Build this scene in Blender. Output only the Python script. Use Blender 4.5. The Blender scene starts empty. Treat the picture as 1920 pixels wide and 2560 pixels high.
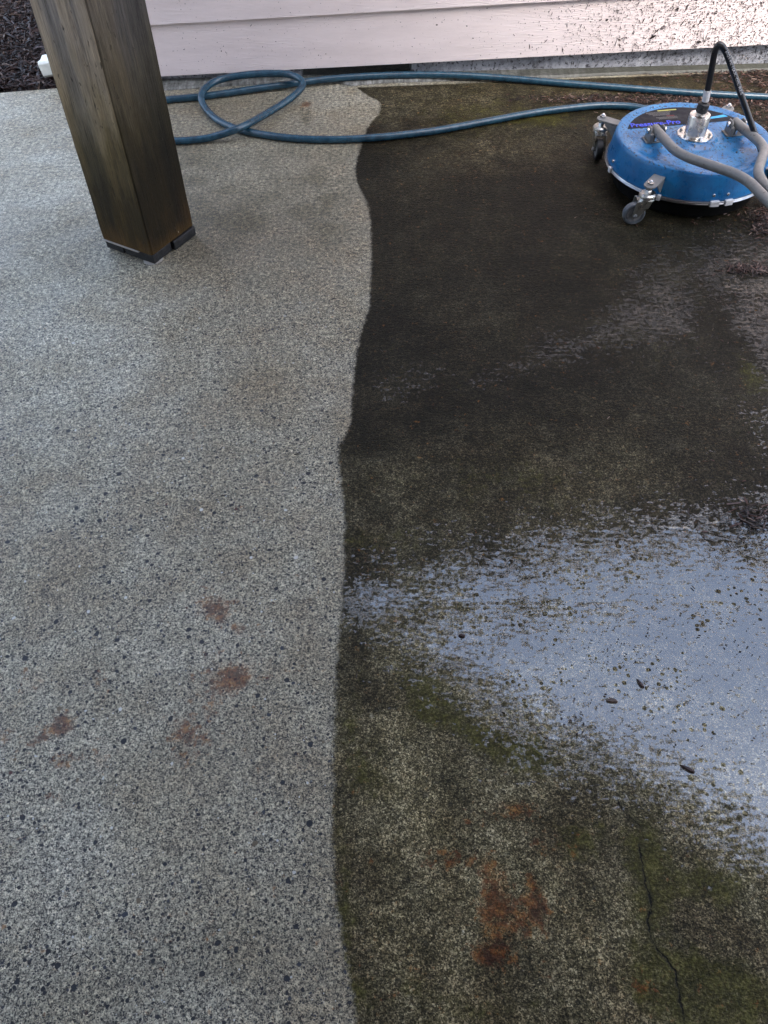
import bpy, bmesh, math, random
import numpy as np
from mathutils import Vector, Matrix, Euler

R = math.radians
random.seed(7)
rng = np.random.default_rng(7)
scene = bpy.context.scene
col = scene.collection

# ------------------------------------------------------------------ camera
F, PITCH, ROLL, HCAM = 2000.0, 50.5, -0.8, 1.25
_t, _r = R(PITCH), R(ROLL)
fwd = Vector((0, math.cos(_t), -math.sin(_t)))
_rt = Vector((1, 0, 0)); _up = _rt.cross(fwd)
rt = _rt * math.cos(_r) + _up * math.sin(_r)
up = -_rt * math.sin(_r) + _up * math.cos(_r)
CAM = Vector((0, 0, HCAM))
cd = bpy.data.cameras.new('camera'); cam = bpy.data.objects.new('camera', cd); col.objects.link(cam)
m3 = Matrix((rt, up, -fwd)).transposed()
cam.matrix_world = Matrix.Translation(CAM) @ m3.to_4x4()
cd.sensor_fit = 'HORIZONTAL'; cd.sensor_width = 36; cd.lens = 36 * F / 1920
cd.clip_start = 0.02; cd.clip_end = 2000
scene.camera = cam

# ------------------------------------------------------------------ world, sun, exposure
SUN_EL, SUN_AZ = 50, 165          # azimuth measured clockwise from +Y
w = bpy.data.worlds.new('World'); scene.world = w; w.use_nodes = True
nt = w.node_tree; bg = nt.nodes['Background']
sky = nt.nodes.new('ShaderNodeTexSky'); sky.sky_type = 'NISHITA'; sky.sun_disc = False
sky.sun_elevation = R(SUN_EL); sky.sun_rotation = R(SUN_AZ)
sky.air_density = 1.0; sky.dust_density = 4.0; sky.ozone_density = 1.5
hs = nt.nodes.new('ShaderNodeHueSaturation'); hs.inputs['Saturation'].default_value = 0.80
nt.links.new(sky.outputs[0], hs.inputs['Color']); nt.links.new(hs.outputs[0], bg.inputs[0])
bg.inputs[1].default_value = 0.15
sd = bpy.data.lights.new('sun', 'SUN'); sd.energy = 0.5; sd.angle = R(30); sd.color = (1, 0.97, 0.93)
sun = bpy.data.objects.new('sun', sd); col.objects.link(sun)
sdir = Vector((math.sin(R(SUN_AZ)) * math.cos(R(SUN_EL)), math.cos(R(SUN_AZ)) * math.cos(R(SUN_EL)), math.sin(R(SUN_EL))))
sun.rotation_euler = sdir.to_track_quat('Z', 'Y').to_euler()
scene.view_settings.view_transform = 'Standard'; scene.view_settings.look = 'None'
scene.view_settings.exposure = 2.75; scene.view_settings.gamma = 1
scene.cycles.max_bounces = 5; scene.cycles.diffuse_bounces = 3

# ------------------------------------------------------------------ placing helpers
def G(px, py, z=0.0):
    "point of the ground (or of a level z) seen at a photo pixel"
    d = fwd * F + rt * (px - 960) - up * (py - 1280)
    return CAM + d * ((z - CAM.z) / d.z)
def V(px, py, y):
    d = fwd * F + rt * (px - 960) - up * (py - 1280)
    return CAM + d * ((y - CAM.y) / d.y)
def onplane(px, py, p0, n):
    d = fwd * F + rt * (px - 960) - up * (py - 1280)
    return CAM + d * ((p0 - CAM).dot(n) / d.dot(n))
def lerp(a, b, t): return a + (b - a) * t

# ------------------------------------------------------------------ object helpers
def tag(o, label=None, cat=None, group=None, kind=None):
    if label: o['label'] = label
    if cat: o['category'] = cat
    if group: o['group'] = group
    if kind: o['kind'] = kind
    return o
def empty(name, loc=(0, 0, 0), rz=0):
    o = bpy.data.objects.new(name, None); col.objects.link(o); o.location = loc
    o.rotation_euler.z = rz; o.empty_display_size = 0.05; return o
def obj(name, bm, mat, parent=None, smooth=False, bevel=0, loc=None):
    me = bpy.data.meshes.new(name)
    bmesh.ops.recalc_face_normals(bm, faces=bm.faces)
    bm.to_mesh(me); bm.free()
    o = bpy.data.objects.new(name, me); col.objects.link(o)
    for mm in (mat if isinstance(mat, (list, tuple)) else [mat]): me.materials.append(mm)
    if parent: o.parent = parent
    if loc is not None: o.location = loc
    if smooth:
        me.polygons.foreach_set('use_smooth', [True] * len(me.polygons))
        me.update()
        try: me.set_sharp_from_angle(angle=R(40))
        except Exception: pass
    if bevel:
        b = o.modifiers.new('bevel', 'BEVEL'); b.width = bevel; b.segments = 2; b.limit_method = 'ANGLE'
        b.angle_limit = R(40)
    return o
def box(bm, c, s, rot=None):
    M = Matrix.Translation(Vector(c))
    if rot is not None: M = M @ (Euler(rot).to_matrix() if not isinstance(rot, Matrix) else rot).to_4x4()
    M = M @ Matrix.Diagonal((s[0], s[1], s[2], 1))
    bmesh.ops.create_cube(bm, size=1, matrix=M)
def frame_of(d):
    d = d.normalized(); a = Vector((0, 0, 1)) if abs(d.z) < .9 else Vector((1, 0, 0))
    x = a.cross(d).normalized(); return x, d.cross(x)
def catmull(pts, n=8):
    out = []; P = [pts[0]] + list(pts) + [pts[-1]]
    for i in range(1, len(P) - 2):
        p0, p1, p2, p3 = P[i-1], P[i], P[i+1], P[i+2]
        for k in range(n):
            t = k / n
            out.append(0.5 * ((2*p1) + (p2-p0)*t + (2*p0-5*p1+4*p2-p3)*t*t + (3*p1-p0-3*p2+p3)*t**3))
    out.append(P[-2]); return out
def bend(pts, r, n=6):
    "polyline with rounded corners of radius r"
    out = [pts[0]]
    for i in range(1, len(pts) - 1):
        a, b, c = pts[i-1], pts[i], pts[i+1]
        u = (a-b).normalized(); v = (c-b).normalized(); L = min(r, (a-b).length*.48, (c-b).length*.48)
        s, e = b + u*L, b + v*L
        for k in range(n + 1):
            t = k / n; out.append(s*(1-t)**2 + b*2*t*(1-t) + e*t*t)
    out.append(pts[-1]); return out
def tube(bm, pts, r, seg=16, caps=True):
    pts = [Vector(p) for p in pts]; rings = []
    x, y = frame_of(pts[1] - pts[0])
    for i, p in enumerate(pts):
        d = (pts[min(i+1, len(pts)-1)] - pts[max(i-1, 0)]).normalized()
        x = (x - d * x.dot(d)).normalized(); y = d.cross(x)
        rr = r(i / (len(pts)-1)) if callable(r) else r
        rings.append([bm.verts.new(p + (x*math.cos(2*math.pi*k/seg) + y*math.sin(2*math.pi*k/seg))*rr) for k in range(seg)])
    for a, b in zip(rings, rings[1:]):
        for k in range(seg):
            bm.faces.new((a[k], a[(k+1) % seg], b[(k+1) % seg], b[k]))
    if caps: bm.faces.new(rings[0][::-1]); bm.faces.new(rings[-1])
def lathe(bm, prof, seg=32, M=None, close=False):
    M = M or Matrix.Identity(4); rings = []
    for (r, z) in prof:
        if r < 1e-6: rings.append([bm.verts.new(M @ Vector((0, 0, z)))])
        else: rings.append([bm.verts.new(M @ Vector((r*math.cos(2*math.pi*k/seg), r*math.sin(2*math.pi*k/seg), z))) for k in range(seg)])
    pr = list(zip(rings, rings[1:]))
    if close: pr.append((rings[-1], rings[0]))
    for a, b in pr:
        for k in range(seg):
            k2 = (k+1) % seg
            if len(a) == 1 and len(b) == 1: continue
            if len(a) == 1: bm.faces.new((a[0], b[k2], b[k]))
            elif len(b) == 1: bm.faces.new((a[k], a[k2], b[0]))
            else: bm.faces.new((a[k], a[k2], b[k2], b[k]))
def axisM(p, d):
    x, y = frame_of(Vector(d)); M = Matrix((x, y, Vector(d).normalized())).transposed().to_4x4()
    return Matrix.Translation(Vector(p)) @ M
def prism(bm, poly, z0, z1, M=None):
    M = M or Matrix.Identity(4)
    a = [bm.verts.new(M @ Vector((p[0], p[1], z0))) for p in poly]
    b = [bm.verts.new(M @ Vector((p[0], p[1], z1))) for p in poly]
    n = len(poly)
    bm.faces.new(a[::-1]); bm.faces.new(b)
    for i in range(n): bm.faces.new((a[i], a[(i+1) % n], b[(i+1) % n], b[i]))

# ------------------------------------------------------------------ node helper
class NT:
    def __init__(s, name):
        s.m = bpy.data.materials.new(name); s.m.use_nodes = True; s.t = s.m.node_tree; s.n = s.t.nodes
        s.b = s.n['Principled BSDF']; s.out = s.n['Material Output']
        s.co = s.n.new('ShaderNodeTexCoord').outputs['Object']
    def L(s, a, b): s.t.links.new(a, b)
    def put(s, sock, v):
        if isinstance(v, bpy.types.NodeSocket): s.L(v, sock)
        elif isinstance(v, tuple) and len(v) == 3 and sock.type == 'RGBA': sock.default_value = (*v, 1)
        else: sock.default_value = v
    def mp(s, scale=(1, 1, 1), rot=(0, 0, 0), src=None):
        n = s.n.new('ShaderNodeMapping'); s.L(src or s.co, n.inputs[0]); n.inputs['Scale'].default_value = scale; n.inputs['Rotation'].default_value = rot
        return n.outputs[0]
    def noise(s, scale, detail=3, rough=.55, vec=None, dist=0, color=False):
        n = s.n.new('ShaderNodeTexNoise'); s.L(vec or s.co, n.inputs['Vector'])
        n.inputs['Scale'].default_value = scale; n.inputs['Detail'].default_value = detail
        n.inputs['Roughness'].default_value = rough; n.inputs['Distortion'].default_value = dist
        return n.outputs[1 if color else 0]
    def voro(s, scale, vec=None, feat='F1', rand=1):
        n = s.n.new('ShaderNodeTexVoronoi'); n.feature = feat; s.L(vec or s.co, n.inputs['Vector']); n.inputs['Scale'].default_value = scale
        n.inputs['Randomness'].default_value = rand
        return n.outputs
    def ma(s, op, a, b=0, c=0, clamp=False):
        n = s.n.new('ShaderNodeMath'); n.operation = op; n.use_clamp = clamp
        s.put(n.inputs[0], a); s.put(n.inputs[1], b); s.put(n.inputs[2], c); return n.outputs[0]
    def rng(s, v, a, b, c=0, d=1, smooth=True):
        n = s.n.new('ShaderNodeMapRange'); n.interpolation_type = 'SMOOTHSTEP' if smooth else 'LINEAR'
        s.put(n.inputs[0], v); s.put(n.inputs[1], a); s.put(n.inputs[2], b); s.put(n.inputs[3], c); s.put(n.inputs[4], d); return n.outputs[0]
    def ramp(s, v, stops, interp='LINEAR'):
        n = s.n.new('ShaderNodeValToRGB'); cr = n.color_ramp; cr.interpolation = interp
        while len(cr.elements) < len(stops): cr.elements.new(.5)
        for e, (p, c) in zip(cr.elements, stops): e.position = p; e.color = (*c, 1) if len(c) == 3 else c
        s.L(v, n.inputs[0]); return n.outputs[0]
    def mix(s, f, a, b, mode='MIX'):
        n = s.n.new('ShaderNodeMix'); n.data_type = 'RGBA'; n.blend_type = mode
        s.put(n.inputs[0], f); s.put(n.inputs[6], a); s.put(n.inputs[7], b); return n.outputs[2]
    def fmix(s, f, a, b):
        n = s.n.new('ShaderNodeMix'); n.data_type = 'FLOAT'; s.put(n.inputs[0], f); s.put(n.inputs[2], a); s.put(n.inputs[3], b); return n.outputs[0]
    def sep(s, v):
        n = s.n.new('ShaderNodeSeparateXYZ'); s.L(v, n.inputs[0]); return n.outputs
    def comb(s, x, y, z=0):
        n = s.n.new('ShaderNodeCombineXYZ'); s.put(n.inputs[0], x); s.put(n.inputs[1], y); s.put(n.inputs[2], z); return n.outputs[0]
    def bump(s, h, dist=.002, strength=1, normal=None):
        n = s.n.new('ShaderNodeBump'); s.put(n.inputs['Height'], h); s.put(n.inputs['Distance'], dist); s.put(n.inputs['Strength'], strength)
        if normal: s.L(normal, n.inputs['Normal'])
        return n.outputs[0]
    def curve(s, v, pts):
        n = s.n.new('ShaderNodeFloatCurve'); c = n.mapping.curves[0]
        while len(c.points) < len(pts): c.points.new(.5, .5)
        for p, q in zip(c.points, pts): p.location = q
        for p in c.points: p.handle_type = 'AUTO_CLAMPED'
        n.mapping.update(); s.put(n.inputs['Value'], v); return n.outputs[0]
    def set(s, **k):
        names = dict(color='Base Color', rough='Roughness', metal='Metallic', spec='Specular IOR Level', normal='Normal', coat='Coat Weight', coatr='Coat Roughness', coatn='Coat Normal')
        for a, v in k.items(): s.put(s.b.inputs[names[a]], v)
        return s.m

def simple(name, color, rough=.5, metal=0, var=.15, scale=60, bumpd=0, spec=.5, speck=0):
    s = NT(name); n = s.noise(scale, 4)
    c0 = tuple(x*(1-var) for x in color); c1 = tuple(min(1, x*(1+var)) for x in color)
    c = s.ramp(n, [(.3, c0), (.7, c1)])
    if speck:
        v = s.noise(speck, 2, .6)
        f = s.rng(v, .66, .72); c = s.mix(f, c, (.03, .025, .02))
    s.set(color=c, rough=s.rng(s.noise(scale*.7, 3), .3, .7, rough*.8, min(1, rough*1.2)), metal=metal, spec=spec)
    if bumpd: s.set(normal=s.bump(s.noise(scale*3, 3), bumpd))
    return s.m

# ------------------------------------------------------------------ the slab: marks baked on its surface
Wa, Wb = G(400, 200), G(1920, 161)          # line where the house foundation meets the slab
wd = (Wb - Wa).normalized(); wn = Vector((wd.y, -wd.x, 0))      # wn points towards the camera side
CORN = G(300, 208)
SL = G(0, 232)
def y_edge(x):
    if x < CORN.x: return CORN.y + (x - CORN.x) * (CORN.y - SL.y) / (CORN.x - SL.x)
    return CORN.y + (x - CORN.x) * wd.y / wd.x
xs = sorted(set([round(v, 4) for v in np.concatenate([np.linspace(-6, -1.8, 12), np.arange(-1.78, 1.95, .011), np.linspace(2, 7, 12)])]))
ts = sorted(set([round(v, 4) for v in np.concatenate([np.arange(0, 3.25, .011), np.linspace(3.3, 9, 16)])]))
xs = np.array(xs); ts = np.array(ts)
ye = np.array([y_edge(x) for x in xs])
X = np.repeat(xs[:, None], len(ts), 1); Y = ye[:, None] - ts[None, :]
def PX(X, Y):
    vx, vy, vz = X - CAM.x, Y - CAM.y, -CAM.z
    k = vx*fwd.x + vy*fwd.y + vz*fwd.z; k = np.where(k < .2, .2, k)
    return 960 + F*(vx*rt.x + vy*rt.y + vz*rt.z)/k, 1280 - F*(vx*up.x + vy*up.y + vz*up.z)/k
U, Vp = PX(X, Y)
def blob(cx, cy, rx, ry, rot=0, amp=1, p=1):
    c, s_ = math.cos(R(rot)), math.sin(R(rot))
    a = ((U-cx)*c + (Vp-cy)*s_)/rx; b = (-(U-cx)*s_ + (Vp-cy)*c)/ry
    return amp*np.exp(-(a*a+b*b)**p)
def sdpoly(poly):
    P = np.array(poly, float); n = len(P); d = np.full(U.shape, 1e9); ins = np.zeros(U.shape, bool)
    for i in range(n):
        a, b = P[i], P[(i+1) % n]; e = b-a
        t = np.clip(((U-a[0])*e[0] + (Vp-a[1])*e[1])/(e@e), 0, 1)
        d = np.minimum(d, np.hypot(U-a[0]-t*e[0], Vp-a[1]-t*e[1]))
        cond = ((a[1] > Vp) != (b[1] > Vp)) & (U < (b[0]-a[0])*(Vp-a[1])/(b[1]-a[1]+1e-9)+a[0])
        ins ^= cond
    return np.where(ins, d, -d)
def sstep(v, a, b):
    t = np.clip((v-a)/(b-a), 0, 1); return t*t*(3-2*t)
# film: depth of standing water (r)
pud = [(930, 1580), (1130, 1480), (1400, 1410), (1650, 1365), (1920, 1320), (2500, 1230), (2700, 2700), (1920, 2200), (1760, 2100), (1620, 2010), (1480, 1950), (1300, 1890), (1180, 1780), (1060, 1700)]
sdp = sdpoly(pud)
film = np.maximum(sstep(sdp, -240, 270), blob(960, 1500, 230, 105, -10, .72))
film = np.maximum(film, np.where(Vp < 1500, sstep(sdp, -400, 200), 0)*sstep(Vp, 900, 1500)**.5)
film = np.maximum(film, .66*sstep(sdpoly([(1180, 960), (1500, 780), (1650, 600), (2300, 520), (2500, 1250), (1920, 1150), (1750, 860), (1500, 890)]), -120, 90))
film = np.maximum(film, blob(1000, 960, 200, 60, -15, .5))
film -= blob(1830, 880, 190, 45, 60, .45) + blob(1890, 1400, 70, 30, 30, .2)
# wet grime (g)
grime = np.ones(U.shape)
grime -= .54*sstep(Vp, 1250, 1950); grime -= .10*sstep(Vp, 900, 1250)
grime -= blob(1250, 1230, 450, 130, -5, .16) + blob(1100, 250, 300, 50, 0, .25) + blob(1560, 225, 300, 30, 0, .18) + blob(1200, 370, 200, 60, 0, .15)
grime -= .22*sstep(sdp, -60, 60)
grime += blob(1380, 2420, 150, 80, 0, .18) + blob(880, 1800, 50, 400, 2, .2) + blob(1250, 1050, 300, 90, 0, .05)
# moss (b)
moss = (blob(1450, 2110, 60, 60, 30, .7) + blob(1190, 1840, 120, 40, 30, .9) + blob(1060, 1740, 90, 60, 60, .75) + blob(1330, 1890, 80, 40, 40, .9) + blob(880, 1810, 40, 90, 0, .6)
        + blob(930, 1950, 80, 60, 20, .5) + blob(1610, 2160, 60, 110, 0, .95) + blob(1640, 2280, 50, 80, 0, .8) + blob(1680, 2420, 110, 60, 20, 1)
        + blob(1740, 2200, 70, 50, 0, .7) + blob(1810, 2230, 60, 60, 30, .7) + blob(1700, 2490, 150, 60, 0, .9) + blob(1840, 2460, 90, 70, 0, .7) + blob(1800, 2545, 120, 60, 0, .9)
        + blob(1880, 2120, 80, 40, 40, .6) + blob(860, 2300, 26, 220, 0, .75) + blob(900, 2500, 40, 80, 0, .5) + blob(1050, 2480, 110, 80, 0, .4) + blob(1260, 2520, 110, 40, 0, .5)
        + blob(1480, 1650, 60, 30, 30, .3) + blob(950, 1350, 120, 40, 0, .4) + blob(1200, 290, 180, 50, 0, .5) + blob(1380, 300, 90, 30, 0, .45) + blob(1280, 1200, 200, 60, 0, .4)
        + blob(1880, 940, 70, 30, 50, .7))
# rust (a)
rust = (blob(545, 1532, 26, 26, 0, 1) + blob(520, 1500, 70, 40, 0, .45) + blob(595, 1570, 20, 14, 0, .7) + blob(580, 1700, 42, 28, -20, 1.1) + blob(540, 1690, 60, 60, 0, .45)
        + blob(160, 1808, 34, 26, -30, 1.1) + blob(100, 1845, 50, 20, -30, .8) + blob(470, 1835, 60, 46, 20, .75) + blob(460, 1900, 40, 26, 0, .5) + blob(155, 1905, 40, 26, 0, .6)
        + blob(250, 1900, 34, 30, 0, .55) + blob(245, 1700, 40, 30, 0, .5) + blob(90, 1700, 60, 40, 0, .35) + blob(8, 1840, 40, 24, 0, .6) + blob(530, 1775, 26, 22, 0, .6) + blob(135, 1990, 20, 20, 0, .6)
        + blob(350, 1520, 30, 20, 0, .2) + blob(650, 1640, 60, 120, 0, .2) + blob(480, 2330, 120, 60, 0, .2)
        + blob(1240, 2245, 34, 60, 10, 1.1) + blob(1340, 2255, 26, 34, 0, 1.1) + blob(1330, 2205, 16, 26, 0, .8) + blob(1290, 2300, 90, 50, 0, .75) + blob(1215, 2170, 30, 40, 0, .6)
        + blob(1290, 2025, 70, 26, 0, .8) + blob(1170, 2053, 12, 10, 0, 1) + blob(1340, 2100, 26, 26, 0, .6) + blob(1120, 2150, 60, 30, 0, .45) + blob(1240, 2380, 50, 36, 0, 1.0)
        + blob(1200, 2400, 30, 24, 0, .7) + blob(1100, 2140, 60, 30, 0, .35) + blob(1600, 2470, 46, 24, 30, .8) + blob(1010, 2450, 90, 50, 0, .3) + blob(840, 2210, 14, 16, 0, .8)
        + blob(930, 1410, 60, 30, 0, .35) + blob(1890, 2506, 20, 14, 0, .7) + blob(765, 262, 16, 6, -15, 1.2) + blob(1420, 2110, 50, 30, 0, .3))
seen = (Vp > -200) & (Vp < 3200) & (Y > -.2)
rust = np.where(seen, rust, 0); moss = np.where(seen, moss, 0)
stain = (blob(700, 430, 300, 170, 0, .55) + blob(560, 560, 130, 50, 0, .3) + blob(480, 470, 70, 160, -15, .4) + blob(650, 700, 260, 220, 0, .25) + blob(820, 560, 90, 120, 0, .3) + blob(700, 1100, 260, 300, 0, .16)
         + blob(200, 2480, 340, 120, 0, .28) + blob(560, 2380, 240, 100, 0, .28) + blob(480, 1880, 120, 100, 0, .2) + blob(600, 250, 160, 30, 0, .2) + blob(765, 290, 12, 22, 0, .6) + blob(700, 2200, 240, 500, 0, .12))
marks = np.stack([np.clip(film, 0, 1), np.clip(grime, 0, 1), np.clip(moss, 0, 1), np.clip(rust, 0, 1)], -1)

BND = [(895, 222), (925, 243), (951, 262), (948, 282), (926, 307), (893, 395), (888, 430), (920, 520), (927, 620), (922, 764), (902, 830), (889, 891), (880, 984), (874, 1059), (846, 1128), (854, 1227),
       (859, 1389), (848, 1562), (836, 1736), (831, 1967), (833, 2199), (851, 2315), (874, 2454), (889, 2560)]
bpts = [G(*p) for p in BND]
Y0, Y1 = bpts[-1].y, bpts[0].y
bcurve = sorted([((p.y - Y0)/(Y1 - Y0), (p.x + .5)) for p in bpts])
CRK = [(1545, 2000), (1560, 2030), (1605, 2075), (1598, 2120), (1612, 2200), (1628, 2255), (1620, 2310), (1640, 2370), (1668, 2400), (1690, 2440), (1697, 2480), (1708, 2540), (1712, 2575)]
cpts = [G(*p) for p in CRK]
C0, C1 = cpts[-1].y, cpts[0].y
ccurve = sorted([((p.y - C0)/(C1 - C0), p.x) for p in cpts])

def concrete(name, marksattr=True):
    s = NT(name); co = s.co
    # far part was broomed towards the wall: fine lines running away from the camera
    yv = s.sep(co)[1]; xv = s.sep(co)[0]
    big = s.noise(1.6, 2, .6); mid = s.noise(9, 3, .6); g3 = s.noise(85, 3, .75)
    # grain
    g2 = s.noise(215, 3, .7)
    cell = s.sep(s.voro(600, vec=s.mp((1, 1, 1), (.3, .2, .5)))['Color'])[0]
    cell2 = s.sep(s.voro(255, vec=s.mp((1, 1, 1), (.1, .5, .9)))['Color'])[1]
    grain = s.ma('ADD', s.ma('ADD', s.ma('MULTIPLY', cell, .30), s.ma('MULTIPLY', cell2, .15)), s.ma('MULTIPLY', g2, .55))
    basec = s.ramp(s.ma('ADD', s.ma('MULTIPLY', big, .5), s.ma('MULTIPLY', mid, .5)), [(.38, (.208, .175, .120)), (.5, (.256, .232, .173)), (.62, (.305, .287, .230))])
    gr = s.ramp(grain, [(.33, (.10, .10, .11)), (.42, (.48, .48, .48)), (.49, (1.02, 1.02, 1.0)), (.58, (1.38, 1.37, 1.33)), (.68, (2.4, 2.36, 2.27))])
    broom = s.noise(1, 3, .6, vec=s.mp((260, 9, 1)))
    far = s.rng(s.ma('ADD', yv, s.ma('MULTIPLY', mid, .8)), 1.9, 2.9)
    grf = s.ramp(s.ma('ADD', s.ma('MULTIPLY', broom, .5), s.ma('MULTIPLY', g2, .5)), [(.38, (.5, .5, .48)), (.5, (.95, .95, .93)), (.62, (1.3, 1.3, 1.25))])
    c = s.mix(1, basec, s.mix(s.ma('MULTIPLY', far, .6), gr, grf), 'MULTIPLY')
    gf3 = s.ramp(g3, [(.36, (.38, .38, .38)), (.46, (.85, .85, .84)), (.55, (1.15, 1.15, 1.13)), (.66, (1.9, 1.88, 1.8))])
    c = s.mix(1, c, s.mix(s.rng(yv, .5, 2.4, .35, 1), (1, 1, 1), gf3), 'MULTIPLY')
    # pebbles: dark sand pits, small stones, larger stones
    warp = s.n.new('ShaderNodeVectorMath'); warp.operation = 'ADD'
    wn_ = s.noise(120, 2, .5, color=True)
    sc_ = s.n.new('ShaderNodeVectorMath'); sc_.operation = 'SCALE'; s.L(wn_, sc_.inputs[0]); sc_.inputs['Scale'].default_value = .004
    s.L(co, warp.inputs[0]); s.L(sc_.outputs[0], warp.inputs[1]); wv = warp.outputs[0]
    heights = []
    dens = s.rng(s.noise(3.1, 3, .6), .35, .65, .55, 1.35)
    def stones(scale, frac, rmax, pal, c, fade=None, seed=0):
        vv = s.mp((1, 1, 1), (0, 0, seed*1.3), wv); o = s.voro(scale, vv)
        cs = s.sep(o['Color'])
        sel = s.ma('LESS_THAN', cs[0], s.ma('MULTIPLY', dens, frac))
        rad = s.ma('MULTIPLY', s.ma('ADD', s.ma('MULTIPLY', cs[1], .65), .35), rmax)
        msk = s.ma('MULTIPLY', sel, s.rng(o['Distance'], s.ma('MULTIPLY', rad, .85), rad, 1, 0))
        if fade is not None: msk = s.ma('MULTIPLY', msk, fade)
        pc = s.ramp(cs[2], pal, 'CONSTANT')
        heights.append(msk)
        return s.mix(msk, c, pc)
    nearm = s.rng(yv, 1.1, 2.3, 1, .15)
    c = stones(300, .30, .5, [(0, (.014, .015, .018)), (.5, (.035, .036, .04)), (.8, (.12, .10, .08)), (.93, (.6, .6, .58))], c, s.fmix(far, 1, .25), 1)
    c = stones(150, .20, .5, [(0, (.013, .014, .018)), (.45, (.03, .034, .045)), (.75, (.10, .075, .055)), (.86, (.14, .15, .15)), (.93, (.5, .5, .47))], c, s.fmix(far, 1, .1), 2)
    c = stones(78, .095, .46, [(0, (.013, .015, .02)), (.35, (.025, .032, .045)), (.6, (.07, .085, .095)), (.76, (.07, .02, .014)), (.86, (.13, .10, .06)), (.95, (.55, .54, .5))], c, nearm, 3)
    hst = s.ma('MAXIMUM', s.ma('MAXIMUM', heights[0], heights[1]), heights[2])
    if not marksattr:
        s.set(color=c, rough=.8, normal=s.bump(grain, .002)); return s.m
    at = s.n.new('ShaderNodeAttribute'); at.attribute_name = 'marks'
    sp = s.n.new('ShaderNodeSeparateColor'); s.L(at.outputs['Color'], sp.inputs[0])
    film_, grime_, moss_, rust_ = sp.outputs[0], sp.outputs[1], sp.outputs[2], at.outputs['Alpha']
    # cleaned / not yet cleaned boundary
    yn = s.ma('DIVIDE', s.ma('SUBTRACT', yv, Y0), Y1 - Y0, clamp=True)
    xb = s.ma('SUBTRACT', s.curve(yn, bcurve), .5)
    wob = s.ma('MULTIPLY', s.ma('SUBTRACT', s.noise(45, 4, .65), .5), .022)
    wob = s.ma('ADD', wob, s.ma('MULTIPLY', s.ma('SUBTRACT', g2, .5), .018))
    dist = s.ma('ADD', s.ma('SUBTRACT', xv, xb), wob)
    dirty = s.rng(dist, -.004, .006)
    strip = s.ma('SUBTRACT', s.ma('ADD', s.ma('MULTIPLY', xv, STRIP[0]), STRIP[1]), yv)
    dirty = s.ma('MULTIPLY', dirty, s.rng(s.ma('ADD', strip, s.ma('MULTIPLY', wob, .7)), -.004, .006))
    damp = s.rng(dist, -.10, .0, 0, .35)
    sa = s.n.new('ShaderNodeAttribute'); sa.attribute_name = 'stain'
    sf = s.ma('MULTIPLY', sa.outputs['Fac'], s.rng(s.ma('ADD', mid, s.ma('MULTIPLY', g2, .4)), .55, .85, .6, 1.5), clamp=True)
    c = s.mix(sf, c, s.mix(1, c, (.40, .375, .31), 'MULTIPLY'))
    # grime colour
    gn = s.ma('ADD', s.ma('MULTIPLY', s.noise(16, 4, .75), .34), s.ma('ADD', s.ma('MULTIPLY', g2, .28), s.ma('ADD', s.ma('MULTIPLY', g3, .24), s.ma('MULTIPLY', cell, .14))))
    gcol = s.ramp(gn, [(.38, (.09, .078, .042)), (.47, (.27, .245, .155)), (.54, (.58, .53, .385)), (.61, (1.25, 1.17, .95))])
    grv = s.rng(s.noise(3.4, 4, .65), .35, .68, .6, 1.55)
    clear = s.ma('MULTIPLY', grv, s.ma('ADD', s.ma('MULTIPLY', s.ma('SUBTRACT', 1, grime_), 1.2), .10))
    k = s.n.new('ShaderNodeVectorMath'); k.operation = 'SCALE'; s.L(gcol, k.inputs[0]); s.L(clear, k.inputs['Scale'])
    addk = s.n.new('ShaderNodeVectorMath'); addk.operation = 'ADD'; s.L(k.outputs[0], addk.inputs[0]); addk.inputs[1].default_value = (.010, .010, .006)
    dc = s.mix(1, s.mix(.5, c, basec), addk.outputs[0], 'MULTIPLY')
    mossn = s.ma('ADD', s.ma('MULTIPLY', s.noise(60, 5, .7), .55), s.ma('MULTIPLY', s.noise(14, 4, .6), .45))
    mf = s.rng(s.ma('ADD', mossn, s.ma('MULTIPLY', moss_, .36)), .56, .82)
    mcol = s.ramp(s.ma('ADD', s.ma('MULTIPLY', g2, .6), s.ma('MULTIPLY', s.noise(30, 3, .7), .4)), [(.35, (.008, .008, .002)), (.5, (.042, .038, .006)), (.64, (.13, .118, .03))])
    dc = s.mix(s.ma('MULTIPLY', mf, .80), dc, mcol)
    c = s.mix(s.ma('MULTIPLY', s.rng(grain, .4, .6, .3, 1), s.ma('MULTIPLY', damp, .5)), c, s.mix(1, c, (.62, .58, .48), 'MULTIPLY'))
    c = s.mix(dirty, c, dc)
    rn = s.ma('ADD', s.ma('MULTIPLY', s.noise(75, 5, .7), .6), s.ma('MULTIPLY', s.noise(26, 3, .6), .4))
    rf = s.rng(s.ma('ADD', s.ma('ADD', s.ma('MULTIPLY', rn, .55), s.ma('MULTIPLY', g3, .45)), s.ma('MULTIPLY', rust_, .170)), .565, .65)
    rf = s.ma('MULTIPLY', rf, s.rng(grain, .40, .54, .35, 1))
    halo = s.rng(s.ma('ADD', mid, s.ma('MULTIPLY', rust_, .5)), .66, 1.0, 0, .45); c = s.mix(halo, c, s.mix(1, c, (1.1, .72, .42), 'MULTIPLY'))
    rc = s.ramp(s.ma('ADD', s.noise(48, 3, .6), s.ma('MULTIPLY', rust_, -.12)), [(.30, (.03, .006, .003)), (.42, (.12, .030, .006)), (.56, (.26, .115, .028))])
    c = s.mix(s.ma('MULTIPLY', rf, .85), c, rc)
    # crack
    yc = s.ma('DIVIDE', s.ma('SUBTRACT', yv, C0), C1 - C0)
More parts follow.
